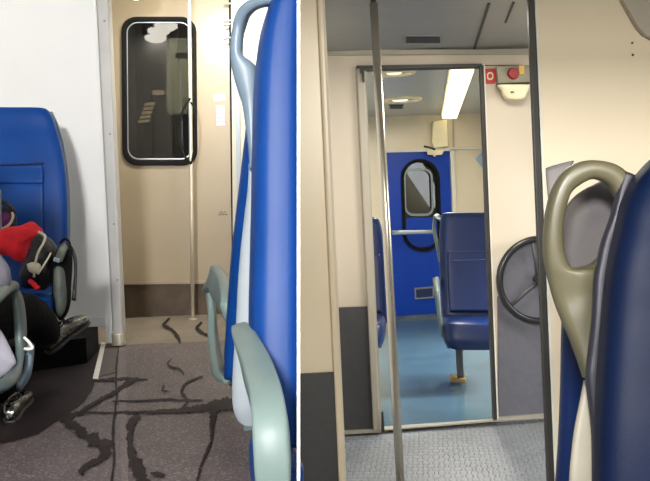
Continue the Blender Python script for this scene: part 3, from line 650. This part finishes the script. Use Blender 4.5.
# doorway wall: beam, left pier, right pier
S(slab('wall_back', [(300.5, 53.5), (640, 51), (640, 66), (482, 65), (357, 67), (358, 67), (381, 432), (301, 439)], WB, .08, M['beige2'], base=False))
S(slab('wall_back_right', [(481.5, 66), (640, 66), (660, 408), (497, 420)], WB, .08, M['beige2'], base=False))
S(slab('trim_10', [(300.5, 49.5), (640, 49.5), (640, 53), (300.5, 55)], WB, .03, M['jamb'], off=-.04, base=False))
S(slab('baseboard_left', [(300, 309), (372, 306.5), (380, 431.5), (300, 438)], WB, .02, M['wains'], off=-.02, base=False))
S(slab('baseboard_right', [(498, 296.5), (640, 290), (650, 409), (498.5, 420)], WB, .02, M['wains2'], off=-.02, base=False))
S(slab('trim_11', [(343, 431), (381, 429), (381, 432.5), (343, 434.5)], WB, .03, M['alu_pale'], off=-.035, base=False))
S(slab('trim_12', [(496, 417.5), (640, 407), (640, 411), (496, 421)], WB, .03, M['alu_pale'], off=-.035, base=False))
# doorway frame
df = thing('door_frame', W(440, 432, WB), kind='structure'); df.name = 'door_2'
slab('left_jamb', [(356.5, 68), (364.2, 68), (380.4, 431), (373.5, 432)], WB, .06, M['bulkhead'], df, off=-.05, bevel=.008)
slab('inner_edge', [(364, 70), (365.6, 70), (381.8, 429), (380.2, 430)], WB, .05, M['bulkhead'], df, off=.0)
slab('right_jamb', [(480.2, 65), (483.8, 65), (497.4, 419.5), (493.8, 420)], WB, .05, M['darkpost'], df, off=-.04)
slab('jamb_edge', [(483.7, 65), (484.9, 65), (498.7, 419.3), (497.3, 419.5)], WB, .05, M['edging'], df, off=-.045)
slab('lintel', [(356.5, 65.5), (482, 63.5), (482, 66.3), (356.5, 69.5)], WB, .1, M['darkpost'], df, off=-.045)
slab('latch', [(359.5, 66.5), (364, 66.5), (364.6, 82), (362.8, 82), (361.6, 73), (360.2, 73)], WB, .02, M['darkpost'], df, off=-.065)
slab('floor_bolt', [(381.5, 412), (383.3, 412), (384.6, 432), (381.4, 432)], WB, .02, M['vent'], df, off=-.065)
# near partition left: panel, trim
S(slab('wall_near_left', [(300.2, -60), (317, -60), (345, 540), (300.2, 545)], WN, .04, M['beige'], base=False))
S(slab('baseboard_near', [(300.2, 374), (339, 372), (345, 540), (300.2, 545)], WN, .015, M['wains'], off=-.012, base=False))
S(slab('trim_13', [(314.6, -60), (322, -60), (349.5, 545), (341.5, 545)], WN, .07, M['beige'], off=-.03, base=False, bevel=.01, seg=3))
# near partition right: pale panel and dark post
S(slab('wall_near_right', [(530, -80), (1130, -80), (1130, 560), (556, 560)], WN, .05, M['beige'], base=False))
S(slab('trim_14', [(525.6, -60), (532.4, -60), (557.2, 545), (550.6, 545)], WN, .03, M['darkpost'], off=-.03, base=False, bevel=.004))
S(slab('trim_15', [(532.6, -60), (535, -60), (560, 545), (557.4, 545)], WN, .03, M['edging'], off=-.02, base=False))
for (sx, sy) in ((632, 43), (632.5, 55)):
    tag(disc('screw_head', W(sx, sy, WN)+Vector((0, -.002, 0)), .0045, (0, -1, 0), .003, M['vent'], seg=10), 'tiny dark screw head, %s of two, on the pale panel' % ('upper' if sy < 50 else 'lower'), 'screw')
# rounded grey bulkhead corner at the top right
S(slab('trim_16', [(622, -30), (623, 0), (630, 12), (638, 26), (645, 34), (660, 42), (700, 46), (1000, 46), (1000, -30)], WN, .03, M['bulkhead'], off=-.04, base=False))
# far end wall
S(slab('wall_far', [(300.5, 100), (620, 100), (620, 309), (300.5, 328)], WF, .06, M['beige'], base=False))
S(slab('trim_17', [(430, 147.5), (600, 145.5), (600, 148), (430, 149.6)], WF, .03, M['edging'], off=-.03, base=False))
S(slab('trim_18', [(452.5, 116), (454, 116), (454.4, 148), (452.9, 148)], WF, .02, M['jamb'], off=-.02, base=False))
S(slab('baseboard_far', [(300.5, 322), (620, 303), (620, 309), (300.5, 328)], WF, .03, M['frame_grey'], off=-.03, base=False))
# outer side wall of the far saloon with window openings letting in daylight
def sidewall(name, x0, y0, x1, y1, z0, z1, cuts, m):
    bm = bmesh.new(); A, B = Vector((x0, y0, 0)), Vector((x1, y1, 0)); n = Vector((y1-y0, x0-x1, 0)).normalized()*.06
    def q(a, b, za, zb):
        p, r = A.lerp(B, a), A.lerp(B, b)
        prism_bm([Vector((p.x, p.y, za)), Vector((r.x, r.y, za)), Vector((r.x, r.y, zb)), Vector((p.x, p.y, zb))], n, bm)
    q(0, 1, z0, .85); q(0, 1, 1.75, z1)
    prev = 0
    for a, b in cuts: q(prev, a, .85, 1.75); prev = b
    q(prev, 1, .85, 1.75)
    return S(link(name, tomesh(bm, name), m, base=False))
sidewall('wall_far_right', 2.45, 5.25, 2.9, 9.5, 0, CEIL, ((.05, .27), (.38, .64)), M['beige'])

# ---- far blue door
bd = thing('door_3', W(425, 318, WF), kind='structure')
bl_o = [(384, 152.2), (449.3, 150.8), (451.6, 210), (456.5, 315.5), (393.5, 319.5)]
hole = rr(403, 161.5, 437, 249, 16.5, sk=.035)
link('door_leaf', tomesh(leaf(bl_o, hole, (WF[0]-.03, K), .05), 'door_leaf'), M['doorblue'], bd)
frame('window_gasket', rr(400.4, 159, 439.2, 251.5, 19, sk=.035), rr(403.6, 162.2, 436, 248.4, 16, sk=.035), WF, .06, M['rubber'], bd, off=-.06)
slab('pane', rr(402, 161, 438, 250, 17, sk=.035), WF, .01, M['winglass2'], bd, off=-.005)
frame('sash', rr(403.4, 168.5, 432.4, 216, 8, sk=.035), rr(405.2, 170.6, 430.4, 213.6, 6.5, sk=.035), WF, .03, M['frame_grey'], bd, off=-.05)
slab('lower_panel', rr(404.6, 217.5, 437.0, 247, 6, sk=.035), WF, .01, M['doorblue'], bd, off=-.03)
strap('push_rail', [(392, 230.2, 392.4, 235, 9.14), (410, 230, 410.2, 234.4, 9.14), (436, 229.6, 436.2, 233.6, 9.15)], .03, M['pewter'], bd, n=2)
frame('recess_plate', [(414.5, 288), (434, 286.4), (434.4, 298), (415, 299.5)], [(416, 289.6), (432.6, 288.2), (432.9, 296.6), (416.4, 297.9)], WF, .012, M['frame_grey'], bd, off=-.042)
slab('recess', [(416, 289.6), (432.6, 288.2), (432.9, 296.6), (416.4, 297.9)], WF, .008, M['seam'], bd, off=-.036)
slab('right_casing', [(450, 148.4), (454, 148.3), (461.5, 315), (457.3, 315.6)], WF, .06, M['edging'], bd, off=-.05)
slab('top_casing', [(382, 149.8), (454, 148), (454, 150.9), (382, 152.6)], WF, .06, M['edging'], bd, off=-.05)
slab('left_casing', [(380.5, 150), (384, 150), (393.5, 319.5), (390.3, 319.7)], WF, .06, M['edging'], bd, off=-.05)
slab('closer_body', [(427, 150.2), (444.5, 149.7), (442, 154.6), (436, 155), (435.5, 156.4), (433.8, 156.4), (433.5, 155), (427.8, 154.6)], WF, .04, M['lampcase'], bd, off=-.1)
pxtube('closer_arm', [(424, 146.4, 9.1), (430, 147.6, 9.08), (435, 149.6, 9.08)], .011, M['vent'], bd, n=2, seg=6)
# wall behind the far pane
S(slab('wall_beyond', [(390, 150), (450, 150), (450, 260), (390, 260)], (9.42, K), .05, M['spoke'], base=False))
S(slab('trim_19', [(404, 174), (414, 174), (416, 216), (406, 216)], (9.39, K), .03, M['lampcase'], base=False))

# ---- lamps of the far saloon
tl = thing('strip_light', ceil_pt(459, 90), 'long bright strip light on the far saloon ceiling', 'light')
def along(px, py, z, d): return P(px, py, d)
zc = CEIL-.004
A0 = [ceil_pt(449.5, 63.5, zc), ceil_pt(475.5, 63.5, zc), ceil_pt(457.6, 114, zc), ceil_pt(440.9, 114, zc)]
prism('tray', A0, (0, 0, -.02), M['lampcase'], tl)
for t0, t1 in ((.01, .2), (.23, .6), (.63, .99)):
    q = []
    # even spacing in depth, not in the picture
    lft = lambda t: A0[0].lerp(A0[3], t); rgt = lambda t: A0[1].lerp(A0[2], t)
    q = [lft(t0).lerp(rgt(t0), .06), lft(t0).lerp(rgt(t0), .94), lft(t1).lerp(rgt(t1), .94), lft(t1).lerp(rgt(t1), .06)]
    prism('diffuser', [p+Vector((0, 0, -.021)) for p in q], (0, 0, -.03), M['lamp_far'], tl, bevel=.008)
for (px, py, rx, lab) in ((394, 71, 19, 'oval ring downlight at the doorway head, the nearer of two'), (400, 98.5, 20, 'oval ring downlight in the far ceiling above the small slot vent')):
    c = ceil_pt(px, py); rw = rx*c.y/F
    t = thing('downlight', c, lab, 'light')
    ring = [c+Vector((rw*math.cos(q), rw*math.sin(q)*.9, -.008)) for q in [2*math.pi*j/28 for j in range(28)]]
    tube('rim', ring, .018, M['lampcase'], t, seg=8, closed=True)
    disc('lens', c+Vector((0, 0, -.004)), rw*.9, (0, 0, -1), .004, M['ceil'], t, r2=rw*.8)
    disc('bulb', c+Vector((0, 0, -.008)), rw*.45, (0, 0, -1), .012, M['lamp_and_refl'], t, r2=rw*.35)

# ---- grab pole
rp = thing('grab_pole', P(402, 520, 3.62)-Vector((0, 0, 0)), 'thick polished steel pole standing before the open doorway', 'pole')
d_p = 3.62
top = ceil_pt(373.2, 1); 
lo = EDGE(402.4, 3.62, 0.0)
tube('shaft', [P(373.6, 3, 3.62), P(387.2, 240, 3.62), lo], .0172, M['chrome'], rp, seg=20)
disc('base_flange', lo, .045, (0, 0, 1), .012, M['chrome'], rp)
tube('ceiling_socket', [P(373.6, 4, 3.62), P(373.2, -3, 3.62), P(373, -8, 3.62)], [.012, .012, .03], M['darkpost'], rp, seg=14)

# ---- handwheel on the wall
hwp = (WB[0]-.07, K); hc = W(539.5, 280, hwp); hx = Vector((1, K, 0)).normalized(); rad = 41*hc.y/F
hw = thing('handwheel', hc-Vector((0, 0, rad)), 'large black three-spoked brake wheel mounted on the wall', 'wheel')
rimp = [hc+hx*(rad*math.cos(q))+Vector((0, 0, rad*math.sin(q))) for q in [2*math.pi*j/48 for j in range(48)]]
tube('rim', rimp, .019, M['wheel'], hw, seg=12, closed=True)
for ang in (218, 98, -22):
    q = math.radians(ang)
    tube('spoke', [hc+Vector((0, .015, 0)), hc+hx*(rad*.5*math.cos(q))+Vector((0, .008, rad*.5*math.sin(q))), hc+hx*(rad*math.cos(q))+Vector((0, 0, rad*math.sin(q)))], [.014, .011, .011], M['spoke'], hw, seg=8)
disc('hub', hc+Vector((0, .03, 0)), .032, (0, -1, 0), .045, M['wheel'], hw, r2=.024)
disc('backing_disc', hc+Vector((0, .066, 0)), rad*1.0, (-K, 1, 0), -.012, M['wains2'], hw, seg=40)
disc('axle', hc+Vector((0, .06, 0)), .02, (0, -1, 0), .05, M['spoke'], hw)

# ---- emergency fittings above the wheel
sg = thing('emergency_sign', W(489.8, 84, WB), 'red square pictogram sign on the wall right of the doorway', 'sign')
slab('panel', rr(484.3, 68.6, 495.8, 83.4, 1.4, n=3), WB, .008, M['redsign'], sg, off=-.008)
frame('pictogram', rr(487, 72, 493.4, 80, 2.8, n=4), rr(488.2, 73.6, 492.2, 78.4, 1.8, n=4), WB, .003, M['glint_print'], sg, off=-.011)
eb = thing('emergency_handle_box', W(512, 84, WB), 'smoky box with round dark red button and amber tab', 'alarm')
slab('case', [(496.5, 66), (530, 65), (530, 82.6), (498.5, 84)], WB, .06, M['boxgrey'], eb, off=-.06, bevel=.006)
slab('yellow_tab', [(519, 65.5), (524.2, 65.3), (524.4, 74), (519.4, 74.4)], WB, .012, M['yellow'], eb, off=-.072)
disc('button', W(513, 73.6, (WB[0]-.06, K)), .034, (0, -1, 0), .025, M['redbtn'], eb, r2=.026)
slab('ledge', [(498, 83.4), (530, 82), (530, 83.6), (498, 85)], WB, .07, M['vent'], eb, off=-.07)
el = thing('emergency_lamp', W(513, 100, WB), 'cream lamp casing hanging under the smoky alarm box', 'lamp')
loft('case', [(85.2, 497, 529, 4.94), (87, 498, 529, 4.94), (90, 501, 528, 4.94), (95, 502.4, 526, 4.945), (98, 504.5, 524.5, 4.95), (99.6, 507, 522, 4.955)], .07, (0, 1, 0), M['lampcase'], el, e=.5)
slab('lock', [(511, 91.4), (514, 91.3), (514, 92.6), (511, 92.7)], (4.9, 0), .01, M['vent'], el, off=0.)

# ---- leaflet on the far wall
tag(slab('leaflet', [(475.5, 158.5), (484, 150.5), (486, 152), (488.5, 175), (484, 170)], WF, .012, M['poster'], off=-.03), 'pale blue leaflet tucked at the far cream wall', 'leaflet')
tag(slab('equipment_box', [(433, 121), (447, 119.5), (448.6, 146.5), (434, 148), (431.6, 142)], WF, .07, M['lampcase'], off=-.08, bevel=.01), 'cream equipment box above the blue door', 'box')

# ---- far saloon seats
def far_seat(label):
    c = FL(468, 376, 0)
    t = thing('train_seat', c, label, 'seat')
    loft('backrest', [(212.6, 446, 490, 6.42), (214, 442.5, 496, 6.42), (219, 440.5, 499, 6.42), (232, 439.5, 502, 6.4), (260, 439.5, 505, 6.36), (295, 441, 508, 6.3), (322, 442.5, 510, 6.26)], .12, AR, M['blue_far'], t, e=.45)
    loft('back_pad', [(252, 449, 499, 6.3), (254, 447.5, 501, 6.3), (285, 448, 503, 6.26), (312, 449.5, 505, 6.21)], .03, AR, M['blue_far'], t, e=.35)
    pxtube('piping', [(452, 261, 6.28), (470, 260.5, 6.28), (496, 259.5, 6.28)], .005, M['seam'], t, seg=6)
    loft('seat_cushion', [(318.6, 443, 509, 6.05), (322, 441.5, 511, 6.04), (333, 442, 512, 6.02), (341, 445, 511, 6.02), (343.5, 449, 508, 6.02)], .5, AR, M['blue_far'], t, e=.38)
    strap('grab_loop', [(443, 222, 443, 226, 6.44), (438, 216, 440.5, 219.5, 6.44), (434, 214.6, 436.2, 219, 6.46), (432.6, 222, 435.6, 224, 6.47), (433, 234, 436.5, 234, 6.46), (436, 248, 440.5, 247, 6.42), (438.6, 262, 442, 261, 6.4)], .05, M['armdark'], t)
    strap('armrest', [(434, 281, 439.5, 279.5, 6.3), (434, 286, 439.5, 287, 6.1), (434.6, 293, 440, 293, 5.95), (436, 305, 440.6, 305, 5.9), (438, 322, 442, 322, 5.88), (441.5, 337, 445.5, 334, 5.9)], .05, M['armdark'], t)
    strap('armrest_pad', [(432.6, 279.5, 437, 278, 6.3), (433.2, 284, 438.6, 284.4, 6.1), (435, 293, 440.6, 292.4, 5.93)], .02, M['olive'], t, n=3)
    loft('pedestal', [(343, 455, 462.5, 6.1), (360, 456, 463, 6.1), (377, 457, 464, 6.1)], .08, AR, M['spoke'], t, e=.4)
    loft('floor_plate', [(376.6, 449.5, 466, 6.1), (380, 449.5, 466, 6.1)], .16, AR, M['gold'], t, e=.3)
    loft('underframe', [(345, 446, 507, 6.1), (347.5, 447, 507, 6.1)], .1, AR, M['spoke'], t, e=.3)
    return t
fs = far_seat('dark blue seat on one pedestal in view through the doorway, right side')
def copy_tree(o, parent=None):
    c = o.copy(); COL.objects.link(c)
    if parent: c.parent = parent
    for ch in list(o.children): copy_tree(ch, c)
    return c
f2 = copy_tree(fs)
f2.location = fs.location+Vector((-.83, .25, -.02))
f2['label'] = 'dark seat glimpsed between the doorway jamb and steel pole'
f2.location.z = fs.location.z

# ---- near right seat pair
n1 = thing('train_seat', FL(660, 560, 0), 'big navy seat with olive grey grab loop filling the right edge', 'seat')
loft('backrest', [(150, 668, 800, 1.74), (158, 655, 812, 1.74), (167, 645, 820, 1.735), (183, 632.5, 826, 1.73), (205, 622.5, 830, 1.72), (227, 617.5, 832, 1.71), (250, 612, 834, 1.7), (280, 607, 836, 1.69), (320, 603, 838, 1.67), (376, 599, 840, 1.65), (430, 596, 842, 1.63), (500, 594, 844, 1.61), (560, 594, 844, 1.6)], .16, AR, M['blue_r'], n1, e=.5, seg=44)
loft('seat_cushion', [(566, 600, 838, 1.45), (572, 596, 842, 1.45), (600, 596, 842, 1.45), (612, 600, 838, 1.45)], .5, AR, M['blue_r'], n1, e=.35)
strap('grab_loop', [(650, 200, 628, 212, 1.8), (636, 182, 616, 198, 1.8), (619, 167, 608, 186, 1.8), (605, 161.5, 599, 180.5, 1.8), (589, 160.2, 590, 179.5, 1.8), (574, 164, 579, 185, 1.8), (562, 173, 570, 193, 1.8), (553, 188, 565.5, 206, 1.8), (547, 208, 562.6, 221, 1.8), (544, 230, 562, 238, 1.8), (543.6, 250, 564.5, 255, 1.8), (545.5, 268, 573, 268, 1.8), (549, 284, 598, 268, 1.8), (554, 302, 604, 286, 1.8), (561, 320, 604, 308, 1.795), (570, 340, 602, 334, 1.79), (577, 358, 601, 356, 1.785), (584, 378, 600, 378, 1.78)], .05, M['olive'], n1, n=6)['label'] = 'olive grey grab loop'
strap('inner_wing', [(573, 268, 590, 292, 1.81), (590, 264, 606, 290, 1.81), (602, 252, 622, 280, 1.81), (610, 238, 630, 262, 1.81)], .04, M['olive'], n1)
strap('side_frame', [(584, 380, 600, 380, 1.84), (579, 405, 600, 405, 1.83), (574, 430, 600, 430, 1.82), (571, 455, 600, 455, 1.81), (569, 481, 600, 481, 1.8), (567, 545, 600, 545, 1.79)], .02, M['gapgrey'], n1, n=3)
_c = P(700, 612, 1.5); box('pedestal', (_c.x, 1.5, _c.z/2+.02), .2, .25, _c.z+.04, M['spoke'], n1)
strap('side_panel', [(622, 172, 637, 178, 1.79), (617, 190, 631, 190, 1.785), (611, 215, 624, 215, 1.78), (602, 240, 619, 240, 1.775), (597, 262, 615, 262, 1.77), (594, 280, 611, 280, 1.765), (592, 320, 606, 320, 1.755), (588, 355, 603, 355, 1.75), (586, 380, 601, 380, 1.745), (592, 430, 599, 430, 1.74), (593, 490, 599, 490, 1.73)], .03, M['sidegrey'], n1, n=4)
n2 = thing('train_seat', FL(600, 540, 0), 'grey-shelled seat backing onto the big navy seat, seen through its grab loop', 'seat')
loft('shell', [(180, 604, 640, 1.92), (183.5, 596, 650, 1.92), (190, 583, 660, 1.93), (200, 571, 666, 1.94), (212, 564, 670, 1.95), (230, 559, 672, 1.97), (260, 556, 672, 2.0), (300, 560, 672, 2.04)], .04, AR, M['shellgrey'], n2, e=.5)
loft('backrest', [(290, 564, 660, 2.07), (313, 563, 660, 2.09), (330, 561.5, 660, 2.1), (384, 560.5, 650, 2.16), (447, 558, 640, 2.22), (500, 554, 640, 2.28), (540, 553, 640, 2.3)], .07, AR, M['blue_far'], n2, e=.5)
strap('side_wing', [(545.5, 169, 574, 161.5, 2.3), (547, 190, 566, 180, 2.28), (550, 215, 562, 212, 2.26), (553, 240, 562, 240, 2.24)], .02, M['shellgrey'], n2, n=3)
loft('seat_cushion', [(520, 570, 640, 2.55), (526, 566, 644, 2.55), (545, 566, 644, 2.55), (550, 570, 640, 2.55)], .4, AR, M['blue_far'], n2, e=.35)
_c = P(607, 548, 2.5); box('pedestal', (_c.x, 2.5, _c.z/2), .1, .2, _c.z, M['spoke'], n2)

# ================================================================== RIGHT LIGHTS
area('light_vestibule', (.9, 4.1, CEIL-.03), (.9, 4.1, 0), .5, .5, 20, (1, .95, .86))
area('fill_near_saloon', (1.0, -1.2, CEIL-.05), (1.1, 3.6, 1.2), .7, .5, 104, (1, .93, .8))  # added warm fill behind the camera, brightens the camera-facing panels
area('light_far_strip', (1.0, 7.0, CEIL-.08), (1.0, 7.0, 0), .15, 2.6, 62, (1, .95, .83))
area('daylight_far_window', (2.6, 5.9, 1.45), (1.05, 5.75, 0), .5, .8, 24, (.92, .97, 1), math.radians(60))
area('daylight_far_window', (2.75, 7.4, 1.45), (1.1, 7.2, 0), .6, .8, 26, (.92, .97, 1), math.radians(60))
area('daylight_near_window', (2.6, 3.9, 1.4), (.6, 4.4, .2), .7, .9, 20, (.92, .97, 1))

w = bpy.data.worlds.new('world'); SC.world = w; w.use_nodes = True
w.node_tree.nodes['Background'].inputs[0].default_value = (.9, .95, 1, 1)
w.node_tree.nodes['Background'].inputs[1].default_value = .25

# ================================================================== CAMERA
cd = bpy.data.cameras.new('camera'); cam = bpy.data.objects.new('camera', cd); COL.objects.link(cam)
cd.sensor_width = 36; cd.lens = 36*F/650; cd.clip_start = .02
cd.shift_y = -(240.5-PY)/650
rx = Vector((CS, 0, -SN)); uy = Vector((SN, 0, CS)); bz = rx.cross(uy)
mm = Matrix((rx, uy, bz)).transposed().to_4x4(); mm.translation = Vector((0, 0, CZ))
cam.matrix_world = mm
SC.camera = cam
SC.view_settings.view_transform = 'Standard'; SC.view_settings.look = 'None'
SC.view_settings.exposure = 0; SC.view_settings.gamma = 1
